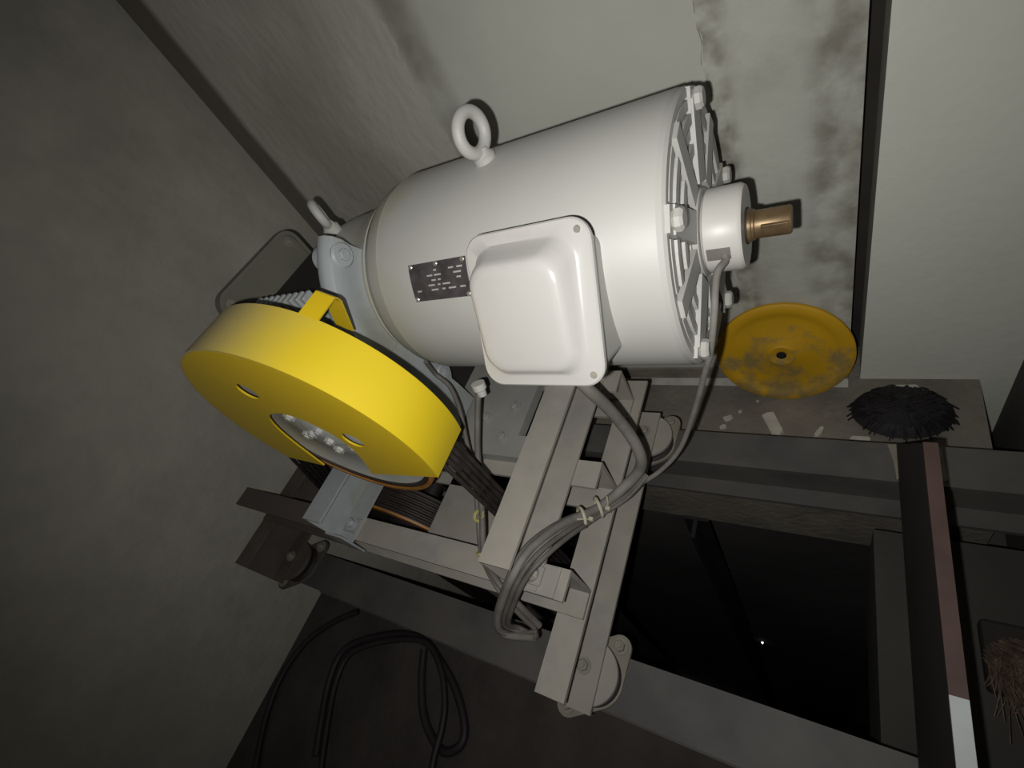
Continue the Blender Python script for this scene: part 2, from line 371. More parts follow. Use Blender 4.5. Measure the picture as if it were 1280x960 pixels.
for x, y, lab in ((-.306, .060, 'rubber mount under the near end of the channel beside the open shaft'),
                  (-.302, .495, 'rubber mount on the far beam beside the open shaft, behind the cables'),
                  (-1.100, .060, 'dark rubber mount at the near end of the channel against the left wall'),
                  (-1.098, .495, 'rubber mount on the far beam against the left wall, behind the machine')):
    isolator(x, y, lab)

# ================================================================== MACHINE FRAME
fr = thing('machine_frame', 'dusty grey steel channel frame that carries the hoist machine', 'frame', W(-.7, .27, ZB))
def part(name, bm, m, par, smooth=False):
    o = bm_obj(name, bm, m, None, smooth); o.parent = par
    o.matrix_parent_inverse = Matrix.Translation(par.location).inverted() if par.parent is None else Matrix.Identity(4)
    return o
def sub(name, bm, m, par, smooth=False):
    """sub-part whose mesh is in world coordinates (par itself is a part with world-coordinate mesh)"""
    o = bm_obj(name, bm, m, None, smooth); o.parent = par; return o
part('cross_channel', chan_y(-.330, .045, ZB, ZT, .005, .545), 'frame', fr)
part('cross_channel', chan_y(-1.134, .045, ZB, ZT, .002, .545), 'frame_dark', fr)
RZ = -.614
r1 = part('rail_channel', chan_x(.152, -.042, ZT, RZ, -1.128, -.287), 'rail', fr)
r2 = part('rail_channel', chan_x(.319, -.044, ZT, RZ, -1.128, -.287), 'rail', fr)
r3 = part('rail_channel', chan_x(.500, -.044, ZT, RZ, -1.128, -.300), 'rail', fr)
FT = -.526
f1 = part('foot_channel', chan_y(-.374, .048, RZ, FT, .112, .520, .005), 'frame', fr)
f2 = part('foot_channel', chan_y(-.752, .046, RZ, FT, .103, .298, .005), 'blue', fr)
for fx, par in ((-.362, f1), (-.745, f2)):
    for y in ((.132, .486) if fx > -.5 else (.132, .280)):
        sub('washer_plate', boxbm(W(fx + .006, y - .013, RZ + .005), W(fx + .040, y + .013, RZ + .009), .001), 'frame', par)
        sub('bolt', hexbolt(bmesh.new(), W(fx + .024, y, RZ + .009), (0, 0, 1), .0085, .009), 'steel' if fx > -.5 else 'blue', par)
part('tie_plate', boxbm(W(-.625, .153, ZT), W(-.425, .312, ZT + .006)), 'frame', fr)
# end plates closing the near ends of the foot channels
sub('end_plate', boxbm(W(-.752, .100, RZ - .035), W(-.706, .1035, RZ + .03)), 'blue', f2)
sub('weld_plate', boxbm(W(-.352, .11, RZ), W(-.300, .150, RZ + .003)), 'frame', f1)

# ================================================================== TRACTION SHEAVE
SX, SZ = -.571, -.355
sc = W(SX, .185, SZ)
sh = thing('traction_sheave', 'grey spoked rope sheave with orange rim inside the yellow guard', 'sheave', W(SX, .21, SZ - .165))
def g_profile(y0, y1, R, n, depth):
    """rope groove profile along the axis"""
    out = [(0, R)]
    pitch = (y1 - y0 - .008) / n; a = .004
    for i in range(n):
        c = a + pitch * (i + .5); hw = pitch * .36
        for k in range(5):
            f = -1 + k * .5
            out.append((c + f * hw, R - depth * math.sqrt(max(0, 1 - f * f))))
    out.append((y1 - y0, R)); return out
rim = part('rim', lathe(bmesh.new(), [(0, .150)] + g_profile(.185, .236, .163, 5, .006) + [(.051, .150)], sc, (0, 1, 0), 72, True), 'groove', sh, True)
part('rim_face', lathe(bmesh.new(), [(-.002, .1575), (-.002, .1635), (.0015, .1645), (.0015, .1575)], sc, (0, 1, 0), 72, True), 'orange', sh, True)
web = part('web', lathe(bmesh.new(), [(.000, .035), (-.001, .060), (.003, .068), (.003, .150), (.001, .153), (.001, .158), (.04, .158), (.036, .06), (.036, .035)], sc, (0, 1, 0), 72, True), 'web', sh, True)
hub = part('hub', lathe(bmesh.new(), [(-.006, 0), (-.006, .024), (-.003, .034), (.020, .036), (.060, .046), (.115, .046), (.115, 0)], sc, (0, 1, 0), 40), 'web', sh, True)
for k in range(6):
    a = k * PI / 3 + .25
    sub('bolt', hexbolt(bmesh.new(), sc + Vector((.048 * math.cos(a), -.001, .048 * math.sin(a))), (0, -1, 0), .0085, .005, False), 'web', web)
for k in range(3):
    a = k * 2 * PI / 3 + .9
    sub('bolt', hexbolt(bmesh.new(), sc + Vector((.015 * math.cos(a), -.006, .015 * math.sin(a))), (0, -1, 0), .0075, .005, False), 'print', hub)

# ================================================================== SHEAVE GUARD
gd = thing('sheave_guard', 'bright yellow half-round sheet metal guard over the rope sheave', 'guard', W(SX, .205, SZ - .08))
GR, GY0, GY1 = .185, .170, .240
GF = GR - .0026
A0, A1 = math.radians(-19), math.radians(205)
def gpt(r, a, y): return W(SX + r * math.cos(a), y, SZ + r * math.sin(a))
NN = 72
def guard_rim():
    bm = bmesh.new(); t = .0025
    loops = []
    for i in range(NN + 1):
        a = A0 + (A1 - A0) * i / NN
        loops.append([gpt(GR - t, a, GY0), gpt(GR, a, GY0), gpt(GR, a, GY1), gpt(GR - t, a, GY1)])
    return loft(bm, loops)
def relocate(o, origin):
    o.data.transform(Matrix.Translation(-origin)); o.matrix_parent_inverse = Matrix.Identity(4)
    o.location = origin - o.parent.location
    return o
grim = part('rim_band', guard_rim(), 'yellow_rim', gd, True); relocate(grim, W(SX, .205, SZ))
# face plate: outer arc, cut along a chord below, U-shaped hub cut-out, two round holes
def guard_face():
    bm = bmesh.new(); t = .0025
    outer = [(SX + GF * math.cos(A0 + (A1 - A0) * i / NN), SZ + GF * math.sin(A0 + (A1 - A0) * i / NN)) for i in range(NN + 1)]
    raw = [(-.083, -.086), (-.081, -.055), (-.079, -.025), (-.072, .012), (-.055, .044), (-.028, .060), (.004, .062), (.034, .049), (.054, .026), (.061, -.002), (.056, -.030), (.044, -.058), (.030, -.085)]
    cut = [(SX + p.x, SZ + p.y) for p in spline([(x, z, 0) for x, z in raw], 4)]
    loop = outer + cut
    def ring(pts, y):
        return [bm.verts.new(W(x, y, z)) for x, z in pts]
    holes = [[(SX + hx + .0155 * math.cos(2 * PI * k / 20), SZ + hz + .0155 * math.sin(2 * PI * k / 20)) for k in range(20)] for hx, hz in ((-.014, .108), (.086, .012))]
    for y in (GY0, GY0 + t):
        es = []
        for pts in [loop] + holes:
            v = ring(pts, y)
            es += [bm.edges.new((v[i], v[(i + 1) % len(v)])) for i in range(len(v))]
        bmesh.ops.triangle_fill(bm, use_beauty=True, use_dissolve=False, edges=es)
    for pts in [loop] + holes:
        k = len(pts)
        a = ring(pts, GY0); b = ring(pts, GY0 + t)
        for i in range(k): bm.faces.new((a[i], a[(i + 1) % k], b[(i + 1) % k], b[i]))
    bmesh.ops.remove_doubles(bm, verts=bm.verts[:], dist=1e-5)
    return bm
part('face_plate', guard_face(), 'yellow', gd)
# bent fixing strap at the back edge
def strap():
    bm = bmesh.new(); t = .003
    a_m = math.radians(57); wdt = .012
    c = gpt(GR, a_m, GY1); tx = Vector((-math.sin(a_m), 0, math.cos(a_m))); rr = Vector((math.cos(a_m), 0, math.sin(a_m)))
    p = [c + tx * s for s in (-wdt, wdt)]
    loops = []
    for off, out in ((-.001, -.003), (.034, -.002), (.038, -.006), (.040, -.014), (.044, -.075)):
        base = Vector((0, off, 0)) + rr * out
        nrm = rr if out > -.01 else Vector((0, 1, 0))
        loops.append([p[0] + base + nrm * .0005, p[1] + base + nrm * .0005, p[1] + base + nrm * t, p[0] + base + nrm * t])
    return loft(bm, loops)
part('strap', strap(), 'yellow', gd)

# ================================================================== DEFLECTOR PULLEY
PX, PZ, PR = -.79, -.83, .20
dp = thing('deflector_pulley', 'dark grooved pulley with rusty orange rim below the yellow guard', 'pulley', W(PX, .21, PZ - PR))
pc = W(PX, .182, PZ)
part('rim', lathe(bmesh.new(), [(0, .175)] + g_profile(.182, .240, PR, 5, .006) + [(.058, .175)], pc, (0, 1, 0), 72, True), 'groove', dp, True)
part('flange', lathe(bmesh.new(), [(-.002, .186), (-.002, .202), (.002, .203), (.002, .186)], pc, (0, 1, 0), 72, True), 'orange', dp, True)
part('web', lathe(bmesh.new(), [(.012, 0), (.012, .05), (.022, .06), (.022, .18), (.036, .18), (.036, .06), (.046, .05), (.046, 0)], pc, (0, 1, 0), 60), 'oil', dp, True)
part('axle', cyl(bmesh.new(), pc + Vector((0, -.029, 0)), (0, 1, 0), .02, .172, 20), 'oil', dp, True)
# hanger straps that hold the axle under the near rail and the second rail
for y in (.153, .3195):
    part('hanger', boxbm(W(PX - .018, y, PZ - .03), W(PX + .018, y + .006, ZT + .06)), 'oil', dp)

# ================================================================== HOIST ROPES
def tangent(c1, r1, c2, r2, side):
    d = (c2 - c1); L = d.length; a = math.atan2(d.y, d.x)
    b = math.acos((r1 - r2) / L)
    q = a + side * b
    n_ = Vector((math.cos(q), math.sin(q)))
    return c1 + n_ * r1, c2 + n_ * r2, q
c1, c2 = Vector((SX, SZ)), Vector((PX, PZ))
rs, rp = .163 - .001, PR - .001
t1, t2, qa = tangent(c1, rs, c2, rp, -1)
if t1.x > SX: t1, t2, qa = tangent(c1, rs, c2, rp, 1)
rope_lab = ['nearest', 'second nearest', 'middle', 'second farthest', 'farthest']
for i in range(5):
    pitch = (.051 - .008) / 5; y = .185 + .004 + pitch * (i + .5)
    path = [W(SX + rs, y, -3.5), W(SX + rs, y, -1.0), W(SX + rs, y, SZ - .02)]
    qq = qa % (2 * PI)
    for k in range(25): a = qq * k / 24; path.append(W(SX + rs * math.cos(a), y, SZ + rs * math.sin(a)))
    for k in range(1, 9):
        a = qq + (PI - qq) * k / 8 if abs(qq - PI) > .01 else PI
        path.append(W(PX + rp * math.cos(a), y, PZ + rp * math.sin(a)))
    path += [W(PX - rp, y, PZ - .3), W(PX - rp, y, -3.5)]
    o = bm_obj('hoist_rope', tube(bmesh.new(), path, .0036, 8, smooth_path=False), 'rope', None, True)
    tag(o, 'greasy black hoist rope running down from under the yellow guard, %s of the five' % rope_lab[i], 'rope', 'hoist ropes')

# ================================================================== ELECTRIC MOTOR
MY, MZ, MR = .488, -.349, .151
mo = thing('electric_motor', 'large off-white cylindrical electric motor with terminal box and lifting eye', 'motor', W(-.335, MY, FT))
ax = (1, 0, 0)
def mc(x): return W(x, MY, MZ)
def rad(ang): a = math.radians(ang); return Vector((0, math.cos(a), math.sin(a)))
part('body', lathe(bmesh.new(), [(0, .120), (0, .1465), (.003, .1505), (.372, .1512), (.376, .149), (.376, .120)], mc(-.505), ax, 128, True), 'motor', mo, True)
part('front_shield', lathe(bmesh.new(), [(0, .05), (0, .132), (.004, .138), (.020, .1455), (.040, .1492), (.041, .12), (.041, .05)], mc(-.545), ax, 96, True), 'motor', mo, True)
eb = part('end_shield', lathe(bmesh.new(), [(-.01, .100), (-.01, .1505), (.003, .1505), (.006, .1475), (.006, .140), (-.001, .137), (-.002, .060), (.005, .056), (.006, .030), (-.02, .030), (-.02, .100)], mc(-.129), ax, 96, True), 'motor', mo, True)
# ribs, arc louvres, bolt lugs on the end shield
def rib_box(ang, r0, r1, w_, x0, x1):
    u = rad(ang); v = Vector((0, -u.z, u.y)); c = mc(0)
    pts = [c + u * r + v * s for r, s in ((r0, -w_), (r1, -w_ * .8), (r1, w_ * .8), (r0, w_))]
    return prism(bmesh.new(), [p + Vector((x0, 0, 0)) for p in pts], (x1 - x0, 0, 0))
for k in range(5):
    ang = 138 + 72 * k
    sub('rib', rib_box(ang, .055, .137, .017, -.135, -.1175), 'motor', eb)
    sub('lug', rib_box(ang, .121, .1485, .0155, -.130, -.1195), 'motor', eb)
    sub('bolt', cyl(bmesh.new(), mc(-.1195) + rad(ang) * .136, ax, .0115, .0100, 8, .0025), 'motor', eb)
    sub('rib', rib_box(ang + 36, .055, .140, .013, -.135, -.1185), 'motor', eb)
for k in range(10):
    a0 = 138 + 36 * k
    for j, r in enumerate((.078, .092, .106, .120, .133)):
        bm = bmesh.new(); loops = []; e0 = a0 + math.degrees(.016 / r); e1 = a0 + 36 - math.degrees(.016 / r)
        if e1 - e0 < 4: continue
        for i in range(5):
            u = rad(e0 + (e1 - e0) * i / 4); c = mc(0); xt = -.1200 if j % 2 else -.1225
            loops.append([c + u * (r - .0062) + Vector((-.136, 0, 0)), c + u * (r + .0062) + Vector((-.136, 0, 0)), c + u * (r + .0050) + Vector((xt, 0, 0)), c + u * (r - .0050) + Vector((xt, 0, 0))])
        sub('louvre', loft(bm, loops), 'motor', eb)
part('hub_cap', lathe(bmesh.new(), [(0, 0), (0, .052), (.010, .049), (.012, 0)], mc(-.128), ax, 48), 'motor', mo, True)
# shaft end
shf = part('shaft', lathe(bmesh.new(), [(0, 0), (0, .0195), (.006, .0195), (.008, .0175), (.011, .0175), (.012, .0165), (.014, .0165), (.015, .0150), (.047, .0150), (.049, .0135), (.049, 0)], mc(-.083), ax, 40), 'brass', mo, True)
sub('key_flat', boxbm(mc(-.062) + Vector((0, -.0162, .001)), mc(-.036) + Vector((0, -.0125, .0085)), .0008), 'brass', shf)
# eyebolt
def eyebolt(par, x, y, z, nrm, R=.022, r=.0075, m='motor'):
    e = part('eyebolt', torus(bmesh.new(), W(x, y, z + .008 + R + r * .6), nrm, R, r, 40, 14), m, par, True)
    sub('collar', lathe(bmesh.new(), [(-.004, 0), (-.004, .014), (.006, .014), (.010, .010), (.016, .008), (.016, 0)], W(x, y, z), (0, 0, 1), 28), m, e, True)
    return e
eyebolt(mo, -.346, MY, MZ + MR - .001, Vector((.985, -.17, 0)))
# terminal box, tilted towards the camera side
TH = math.radians(145)
tn = Vector((0, math.cos(TH), math.sin(TH))); tv = Vector((0, -math.sin(TH), math.cos(TH)))
def tb(x, v, L): return mc(0) + Vector((x, 0, 0)) + tv * v + tn * L
def tloop(cx, cv, hx, hv, r, L): return [tb(p, q, L) for p, q in rrect(cx, cv, hx, hv, r)]
cx, cv, hx, hv = -.248, .046, .071, .080
bx_ = part('terminal_box', loft(bmesh.new(), [tloop(cx + .002, cv + .004, hx * .80, hv * .78, .012, .112), tloop(cx + .002, cv + .002, hx * .90, hv * .90, .016, .188)]), 'motor', mo, True)
def dloop(hx_, hv_, r, h, ox=0, ov=0):
    """loop of the pressed dome; the dome stands higher towards the top edge"""
    return [tb(p, q, .1925 + h * (1.0 - .72 * (q - cv + hv) / (2 * hv))) for p, q in rrect(cx + ox, cv + ov, hx_, hv_, r)]
lid = sub('lid', loft(bmesh.new(), [tloop(cx, cv, hx, hv, .022, .186), tloop(cx, cv, hx, hv, .022, .1905), tloop(cx, cv, hx - .0015, hv - .0015, .021, .192),
      dloop(hx - .012, hv - .012, .024, 0, -.002, .001), dloop(hx - .0145, hv - .0145, .024, .003, -.003, .0015), dloop(hx - .0165, hv - .018, .024, .010, -.004, .003),
      dloop(hx - .0185, hv - .022, .024, .020, -.006, .005), dloop(hx - .0205, hv - .0245, .024, .0255, -.007, .006), dloop(hx - .0235, hv - .028, .023, .0285, -.0075, .006), dloop(hx - .029, hv - .034, .020, .0298, -.0075, .006)]), 'box', bx_, True)
for sx, sv in ((1, -1), (1, 1)):
    sub('screw', cyl(bmesh.new(), tb(cx + sx * (hx - .012), cv + sv * (hv - .012), .1915), tn, .0036, .0020, 14, .0008), 'steel' if sv < 0 else 'bolt', bx_, True)
# nameplate wrapped on the body
def wrap(x0, x1, a0, a1, r0, r1, n=10):
    bm = bmesh.new(); loops = []
    for i in range(n + 1):
        u = rad(a0 + (a1 - a0) * i / n)
        loops.append([mc(x0) + u * r0, mc(x1) + u * r0, mc(x1) + u * r1, mc(x0) + u * r1])
    return loft(bm, loops)
npl = part('nameplate', wrap(-.444, -.352, 138.5, 156, .1495, .1522), 'plate', mo)
rp_ = random.Random(5)
for ang in (142, 144.2, 146.4, 148.6, 150.8):
    x = -.436
    while x < -.362:
        L_ = rp_.uniform(.004, .012)
        if rp_.random() < .55: sub('print_mark', wrap(x, x + L_, ang, ang + .75, .1520, .1524, 2), 'print', npl)
        x += L_ + rp_.uniform(.003, .007)
for x in (-.440, -.398, -.356):
    for ang in (139.6, 155):
        if x == -.398 and ang > 150: continue
        sub('rivet', cyl(bmesh.new(), mc(x) + rad(ang) * .1518, rad(ang), .0032, .002, 12, .0008), 'steel', npl, True)
# motor foot saddle on the foot channel
part('foot', boxbm(W(-.362, .40, FT), W(-.318, .57, -.485), .004), 'motor', mo)
# cable gland under the box, pale plastic
gl = part('cable_gland', lathe(bmesh.new(), [(0, 0), (0, .011), (.010, .011), (.012, .008), (.022, .007), (.022, 0)], at(597, 479, -.452), (.05, -.35, -1), 12), 'encoder', mo, True)

# ================================================================== ROTARY ENCODER
en = thing('rotary_encoder', 'white drum-shaped encoder on the motor shaft end', 'encoder', W(-.1, MY, MZ - .0465))
part('housing', lathe(bmesh.new(), [(0, .0195), (0, .043), (.003, .0462), (.036, .0462), (.040, .0435), (.040, .0195)], mc(-.117), ax, 72, True), 'encoder', en, True)
part('inner_ring', lathe(bmesh.new(), [(.034, .0150), (.034, .0196), (.0415, .0196), (.0415, .0150)], mc(-.117), ax, 40, True), 'rubber', en, True)
ea = 177
u = rad(ea)
part('cable_port', wrap(-.112, -.088, ea - 9, ea + 9, .040, .0466), 'cable_dusty', en)

# ================================================================== GEARBOX
gb = thing('gearbox', 'pale blue-grey cast gearbox between the motor and the left wall', 'gearbox', W(-.66, .47, RZ))
part('base_plate', boxbm(W(-.900, .300, RZ), W(-.752, .660, RZ + .020), .003), 'blue', gb)
part('base_plate', prism(bmesh.new(), [W(x, y, RZ) for x, y in ((-.704, .300), (-.377, .300), (-.377, .342), (-.440, .342), (-.440, .66), (-.704, .66))], (0, 0, .020)), 'base', gb)
for x, y in ((-.47, .335), (-.52, .372), (-.47, .40)):
    part('bolt', hexbolt(bmesh.new(), W(x, y, RZ + .02), (0, 0, 1), .008, .007), 'base', gb)
prf = [(-.016, .125), (-.014, .170), (-.004, .184), (.006, .190), (.018, .189), (.026, .182), (.028, .170), (.022, .152), (.022, .125)]
fl_ = part('flange_arm', lathe(bmesh.new(), prf, mc(-.580), ax, 48, True, math.radians(-58), math.radians(58)), 'blue', gb, True)
fl2 = part('flange_arm', lathe(bmesh.new(), prf, mc(-.580), ax, 48, True, math.radians(122), math.radians(200)), 'blue', gb, True)
for ang, par in ((129, fl_), (-52, fl2), (-128, fl_)):
    sub('boss', cyl(bmesh.new(), mc(-.598) + rad(ang) * .166, ax, .018, .048, 28, .003), 'blue', par, True)
    sub('bolt', hexbolt(bmesh.new(), mc(-.550) + rad(ang) * .166, ax, .009, .004, False), 'blue', par)
part('bell_housing', lathe(bmesh.new(), [(0, 0), (0, .100), (.010, .112), (.045, .116), (.085, .118), (.110, .124), (.140, .134), (.142, .120), (.142, 0)], mc(-.690), ax, 72), 'motor', gb, True)
# leg that drops from the flange ring to the base
def leg(sgn):
    bm = bmesh.new(); prof = []
    yy = [(-.130, -.02), (-.176, -.02), (-.186, -.075), (-.184, -.14), (-.176, -.20), (-.176, -.226), (-.085, -.226), (-.092, -.17), (-.105, -.10)]
    pts = [W(-.588, MY + sgn * y, MZ + z) for y, z in yy]
    return prism(bm, pts, (.034, 0, 0))
part('leg', leg(1), 'blue', gb); part('leg', leg(-1), 'blue', gb)
hs = part('housing', boxbm(W(-.885, .352, RZ + .02), W(-.605, .640, -.298), .006), 'oil', gb, True)
part('side_wall', boxbm(W(-.748, .340, RZ + .02), W(-.600, .352, -.250), .002), 'blue', gb)
for i in range(9):
    x = -.735 + i * .0155
    part('fin', boxbm(W(x - .0042, .322, RZ + .03), W(x + .0042, .341, -.236), .002), 'blue', gb)
# vertical end cover with rounded corners
def cover():
    bm = bmesh.new(); pts = rrect(.452, -.345, .110, .112, .030)
    prism(bm, [W(-.905, y, z) for y, z in pts], (.012, 0, 0)); return bm
cv_ = part('end_cover', cover(), 'cover', gb)
def coverlip():
    bm = bmesh.new()
    o_ = [W(-.8935, y, z) for y, z in rrect(.452, -.345, .110, .112, .030)]
    i_ = [W(-.8935, y, z) for y, z in rrect(.452, -.345, .103, .105, .025)]
    h = Vector((.006, 0, 0)); k = len(o_)
    a = [bm.verts.new(p) for p in o_]; b = [bm.verts.new(p) for p in i_]; c = [bm.verts.new(p + h) for p in o_]; d = [bm.verts.new(p + h) for p in i_]
    for i in range(k):
        j = (i + 1) % k
        bm.faces.new((c[i], c[j], d[j], d[i])); bm.faces.new((a[i], a[j], c[j], c[i])); bm.faces.new((b[i], b[j], d[j], d[i])); bm.faces.new((a[i], a[j], b[j], b[i]))
    return bm
sub('lip', coverlip(), 'cover', cv_)
for y in (.365, .540):
    sub('bolt', hexbolt(bmesh.new(), W(-.893, y, -.258), (1, 0, 0), .006, .005), 'bolt', cv_)
eyebolt(gb, -.672, MY - .005, MZ + .118, Vector((.66, .75, 0)), .018, .007, 'web')

# ================================================================== CABLES
def cable(pts, r, m, lab, cat='cable', group=None, sub_=8, name='cable'):
    o = bm_obj(name, tube(bmesh.new(), pts, r, 10, sub_), m, None, True)
    return tag(o, lab, cat, group)
enc = [mc(-.0945) + rad(180) * .0445, mc(-.0935) + rad(184) * .051, at(897, 340, -.352), at(894, 365, -.366), at(893, 390, -.382), at(888, 440, -.428), at(880, 470, -.465), at(872, 500, -.514), at(852, 557, -.605), at(826, 588, -.651), at(790, 611, -.670),
       at(745, 640, -.650), at(702, 663, -.60), at(668, 690, -.572), at(648, 722, -.580), at(634, 756, -.62)]
cable(enc, lambda t: .0042 - .0006 * min(1, t * 2), 'cable_dusty', 'grey encoder cable hanging from the white drum at the shaft end', name='encoder_cable')
con = [at(715, 466, -.405), at(736, 487, -.440), at(763, 513, -.50), at(788, 544, -.56), at(801, 571, -.60), at(799, 588, -.63), at(785, 604, -.648), at(765, 622, -.652), at(742, 638, -.642),
       at(702, 656, -.598), at(664, 685, -.562), at(642, 718, -.566), at(628, 752, -.61), at(622, 778, -.66), at(632, 793, -.692), at(668, 797, -.690)]
cable(con, lambda t: .0085 if t < .4 else .0085 - .0030 * min(1, (t - .4) * 4), 'cable_dusty', 'thick dusty motor cable looping from under the white terminal box', name='motor_cable')
for i, (dx, dy, dz) in enumerate(((6, 6, .006), (-5, -7, .004), (12, 12, .010))):
    p = [at(806 + dx * .3, 592 + dy * .2, -.66), at(780 + dx * .3, 618 + dy * .4, -.664), at(742 + dx * .3, 640 + dy * .6, -.648), at(702 + dx * .6, 660 + dy, -.601 + dz * .3),
         at(665 + dx, 688 + dy, -.566 + dz * .3), at(643 + dx, 720 + dy * .6, -.568), at(629 + dx, 755 + dy * .3, -.612), at(624 + dx, 780, -.66), at(638 + dx, 790 - dy * .4, -.690), at(672, 792 + dy * .4, -.692)]
    cable(p, .0036, 'cable', ('thin grey wire lying on the lower side of the tied bundle', 'thin grey wire along the upper side of the tied bundle', 'thin grey wire sagging lowest from the tied bundle')[i], group='wires in the tied bundle', name='wire')
pA = [at(532, 452, -.41), at(545, 468, -.45), at(562, 483, -.47), at(574, 510, -.495), at(583, 550, -.53), at(592, 590, -.555), at(597, 640, -.58), at(600, 680, -.597), at(606, 705, -.602), at(622, 735, -.61), at(646, 764, -.64), at(668, 785, -.68)]
cable(pA, .0038, 'cable', 'thin grey cable curving down from the gearbox beside the yellow guard', name='cable')
pB = [at(598, 489, -.468), at(597, 520, -.495), at(597, 560, -.525), at(600, 600, -.555), at(603, 650, -.58), at(604, 682, -.596), at(609, 705, -.602), at(624, 730, -.606), at(650, 758, -.636), at(674, 782, -.68)]
cable(pB, .0050, 'cable', 'grey cable hanging straight down from the white gland under the motor', name='cable')
def tie(p, axis, R, m, lab, tail=None):
    t = thing('cable_tie', lab, 'cable tie', p, 'cable ties')
    bm_obj('band', torus(bmesh.new(), (0, 0, 0), axis, R, .0026, 20, 6), m, t, True)
    bm_obj('head', boxbm((R - .003, -.003, -.002), (R + .004, .003, .004), .0008), m, t)
    if tail: bm_obj('tail', tube(bmesh.new(), [(R, 0, .001), Vector(tail) * .5 + Vector((R * .6, 0, .002)), tail], .0013, 6, 4), m, t, True)
for px, py, z, ax_, R, m, lab, tl in ((598, 612, -.560, (.1, .3, -1), .0085, 'tie', 'pale tie round the two hanging cables, uppermost beside the rope opening', (.016, 0, .006)),
    (598, 645, -.578, (.1, .3, -1), .0075, 'tie_y', 'yellowish tie round the two hanging cables, middle of three', (.012, .006, .008)),
    (603, 690, -.598, (.2, -.5, -.6), .0075, 'tie_y', 'yellowish tie with loose tail where the hanging cables meet the near rail', (.024, .004, .012)),
    (727, 647, -.632, (-.6, -.5, .4), .0150, 'tie', 'pale thick tie on the tied cable bundle, nearer the foot channel', (.0, -.012, .02)),
    (748, 634, -.648, (-.6, -.5, .2), .0150, 'tie', 'pale thick tie on the tied cable bundle, nearer the open shaft', (.018, .01, .022))):
    tie(at(px, py, z), ax_, R, m, lab, tl)
FL = FZ + .009
def fpts(l): return [at(x, y, FL) for x, y in l]
cable(fpts([(448, 764), (420, 776), (385, 800), (355, 840), (336, 885), (325, 930), (317, 975), (310, 1030)]), .0075, 'cable_black', 'black cable lying alone on the dark floor along the left wall', group='cables on the landing floor', name='floor_cable')
cable(fpts([(395, 945), (402, 900), (412, 850), (428, 815), (455, 800), (500, 792), (530, 800), (548, 822), (568, 858), (580, 900), (578, 928), (560, 940), (545, 930), (530, 895), (527, 850), (530, 812)]), .0085, 'cable_black', 'black cable looped round to a narrow hairpin on the dark floor', group='cables on the landing floor', name='floor_cable')
cable([at(x, y, FL + .016) for x, y in [(398, 985), (408, 915), (418, 860), (434, 822), (462, 806), (505, 799), (536, 806), (552, 840), (556, 880), (552, 912), (542, 950), (535, 1000)]], .0070, 'cable_black', 'black cable crossing over the looped one on the dark floor', group='cables on the landing floor', name='floor_cable')

# ================================================================== YELLOW DISC against the wall
DR = .127
b0 = Vector((-.083, .722, FZ)); tp = Vector((-.083, YB - .012, 0))
dy = tp.y - b0.y; dzv = math.sqrt((2 * DR) ** 2 - dy * dy)
dn = Vector((0, -dzv, dy)).normalized()                 # faces the camera side and up
dv = Vector((0, dy, dzv)).normalized()
dcen = W(b0.x, b0.y, b0.z) + dv * DR + dn * .004
yd = thing('yellow_disc', 'worn yellow metal disc leaning on the back wall beside the motor', 'disc', W(b0.x, b0.y, b0.z))
part('plate', lathe(bmesh.new(), [(.001, .009), (.003, .012), (.004, .023), (.001, .027), (0, .09), (.0005, .101), (.003, .105), (.003, .123), (.0005, .1265), (-.006, .1265), (-.006, .009)], dcen, dn, 96, True), 'disc', yd, True)
part('bore', lathe(bmesh.new(), [(-.005, 0), (-.005, .0095), (.0015, .0095), (.0015, .0075), (-.003, .0068), (-.003, 0)], dcen, dn, 24), 'oil', yd, True)

# ================================================================== DEBRIS ON THE LEDGE
def chip(px, py, sx, sy, sz, rz, lab, seed):
    r_ = random.Random(seed); bm = bmesh.new(); n_ = 8
    bot = []; top = []
    for k in range(n_):
        a = 2 * PI * k / n_; f = r_.uniform(.72, 1.1)
        cx_, cy_ = math.copysign(abs(math.cos(a)) ** .6, math.cos(a)) * sx * f, math.copysign(abs(math.sin(a)) ** .6, math.sin(a)) * sy * f
        x = cx_ * math.cos(rz) - cy_ * math.sin(rz); y = cx_ * math.sin(rz) + cy_ * math.cos(rz)
        bot.append((x, y, 0)); top.append((x * .9, y * .9, sz * r_.uniform(.7, 1.1)))
    loft(bm, [bot, top])
    o = bm_obj('plaster_fragment', bm, 'chip', None, False, at(px, py, FZ)); return tag(o, lab, 'debris', 'plaster fragments on the ledge')
chip(966, 531, .017, .036, .010, .45, 'largest pale plaster fragment on the ledge below the yellow disc', 1)
chip(1024, 541, .006, .016, .006, -.5, 'slim white plaster sliver at the beam, between disc and black mop', 2)
chip(1075, 549, .022, .006, .006, .0, 'white plaster flake at the edge of the black mop head', 3)
chip(911, 523, .012, .008, .005, .6, 'crumbled white plaster bit left of the largest fragment', 4)
chip(904, 534, .008, .006, .004, .2, 'small white crumb beside the crumbled bit on the ledge', 5)
chip(925, 515, .005, .004, .003, .9, 'tiny pale crumb just below the yellow disc, left side', 6)
chip(947, 502, .004, .003, .003, .3, 'tiny pale crumb touching the lower edge of the yellow disc', 7)
chip(1135, 486, .022, .010, .006, .1, 'pale plaster crumbs at the foot of the white pier', 8)

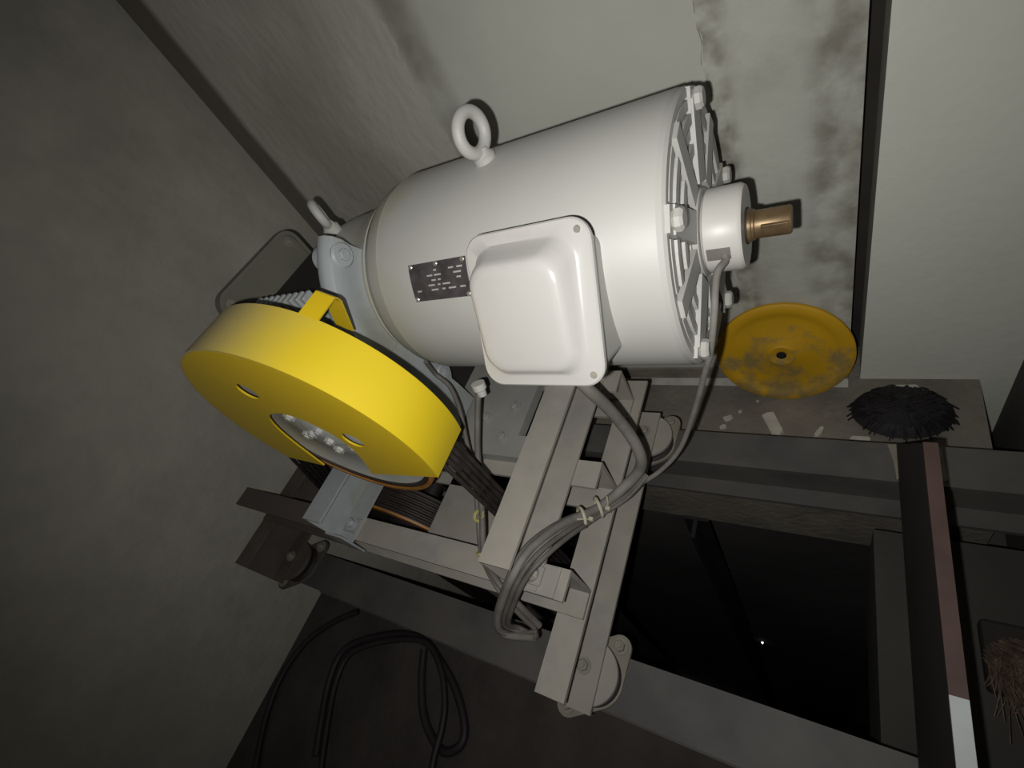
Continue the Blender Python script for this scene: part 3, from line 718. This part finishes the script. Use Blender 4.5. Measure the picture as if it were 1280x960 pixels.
# ================================================================== MOP HEAD on the ledge, BOARD, BRUSH
def strands(bm, c, rx, ry, rz, n_, r, seed, L=.07, dirv=None, curl=.4):
    g = random.Random(seed)
    for i in range(n_):
        a = g.uniform(0, 2 * PI); q = g.random() ** .5
        p = Vector((c[0] + rx * .55 * q * math.cos(a), c[1] + ry * .55 * q * math.sin(a), c[2] + rz * (1 - .4 * q)))
        d = Vector((math.cos(a) * rx, math.sin(a) * ry, 0)).normalized() if dirv is None else (Vector(dirv) + Vector((g.gauss(0, .18), g.gauss(0, .18), g.gauss(0, .12)))).normalized()
        l = L * g.uniform(.5, 1.0)
        s = Vector((g.gauss(0, curl), g.gauss(0, curl), 0)) * l * .5
        end = p + d * l + s
        if dirv is None: end.z = max(c[2] + .003, p.z - rz * g.uniform(.6, 1.1))
        tube(bm, [p, p + d * l * .5 + s * .3 + Vector((0, 0, .004)), end], lambda t: r * (1 - .5 * t), 4, 3)
    return bm
mh = thing('mop_head', 'shaggy black mop head lying on the ledge at the foot of the pier', 'mop head', W(.117, .688, FZ))
bm = bmesh.new()
lathe(bm, [(.001, 0), (.001, .056), (.010, .062), (.026, .050), (.040, .026), (.045, 0)], (0, 0, 0), (0, 0, 1), 28)
for v in bm.verts: v.co.x *= 1.28
bm_obj('core', bm, 'black_bristle', mh, True)
sm = bm_obj('strands', strands(bmesh.new(), (0, 0, .004), .092, .058, .036, 900, .0030, 3, .036, None, .25), 'black_bristle', mh); sm['kind'] = 'stuff'
bd = thing('plank', 'dark plank set on edge across the beams with brown top edge and white end', 'plank', W(.1, .12, BT))
def slab_yz(x0, x1, yz): return prism(bmesh.new(), [W(x0, y, z) for y, z in yz], (x1 - x0, 0, 0))
part('face', slab_yz(.093, .1055, ((-.45, BT), (.534, BT), (.395, -.622), (-.45, -.622))), 'board', bd)
part('top_edge', boxbm(W(.0925, .13, -.622), W(.106, .395, -.6195)), 'board_edge', bd)
part('white_end', boxbm(W(.0925, -.45, -.622), W(.106, .13, -.6190)), 'board_white', bd)  # near stretch of the top edge, coloured white instead of brown
bh = thing('brush_head', 'brown bristle brush lying right of the plank on the dark nib', 'brush', W(.208, .262, FZ))
bm_obj('back', boxbm((-.022, -.04, 0), (.050, .055, .026), .006), 'board', bh)
sb_ = bm_obj('bristles', strands(bmesh.new(), (.012, .0, .016), .065, .065, .014, 520, .0013, 9, .075, dirv=(.25, -.55, .35)), 'brown_bristle', bh); sb_['kind'] = 'stuff'

# ================================================================== IN THE SHAFT
gr = bm_obj('guide_rail', prism(bmesh.new(), [W(x, y, -6.4) for x, y in ((-.305, .50), (-.245, .50), (-.245, .492), (-.270, .492), (-.270, .445), (-.280, .445), (-.280, .492), (-.305, .492))], (0, 0, 5.2)), 'oil')
tag(gr, 'black vertical guide rail going down into the open shaft', 'guide rail')
lp = thing('shaft_lamp', 'tiny lit lamp far down in the open shaft', 'lamp', at(953, 803, -2.835))
bm_obj('base', cyl(bmesh.new(), (0, .006, 0), (0, -1, 0), .009, .004, 14), 'oil', lp)
bm_obj('bulb', lathe(bmesh.new(), [(0, 0), (0, .004), (.004, .0045), (.008, .002), (.009, 0)], (0, .002, 0), (0, -1, 0), 16), 'lamp', lp, True)
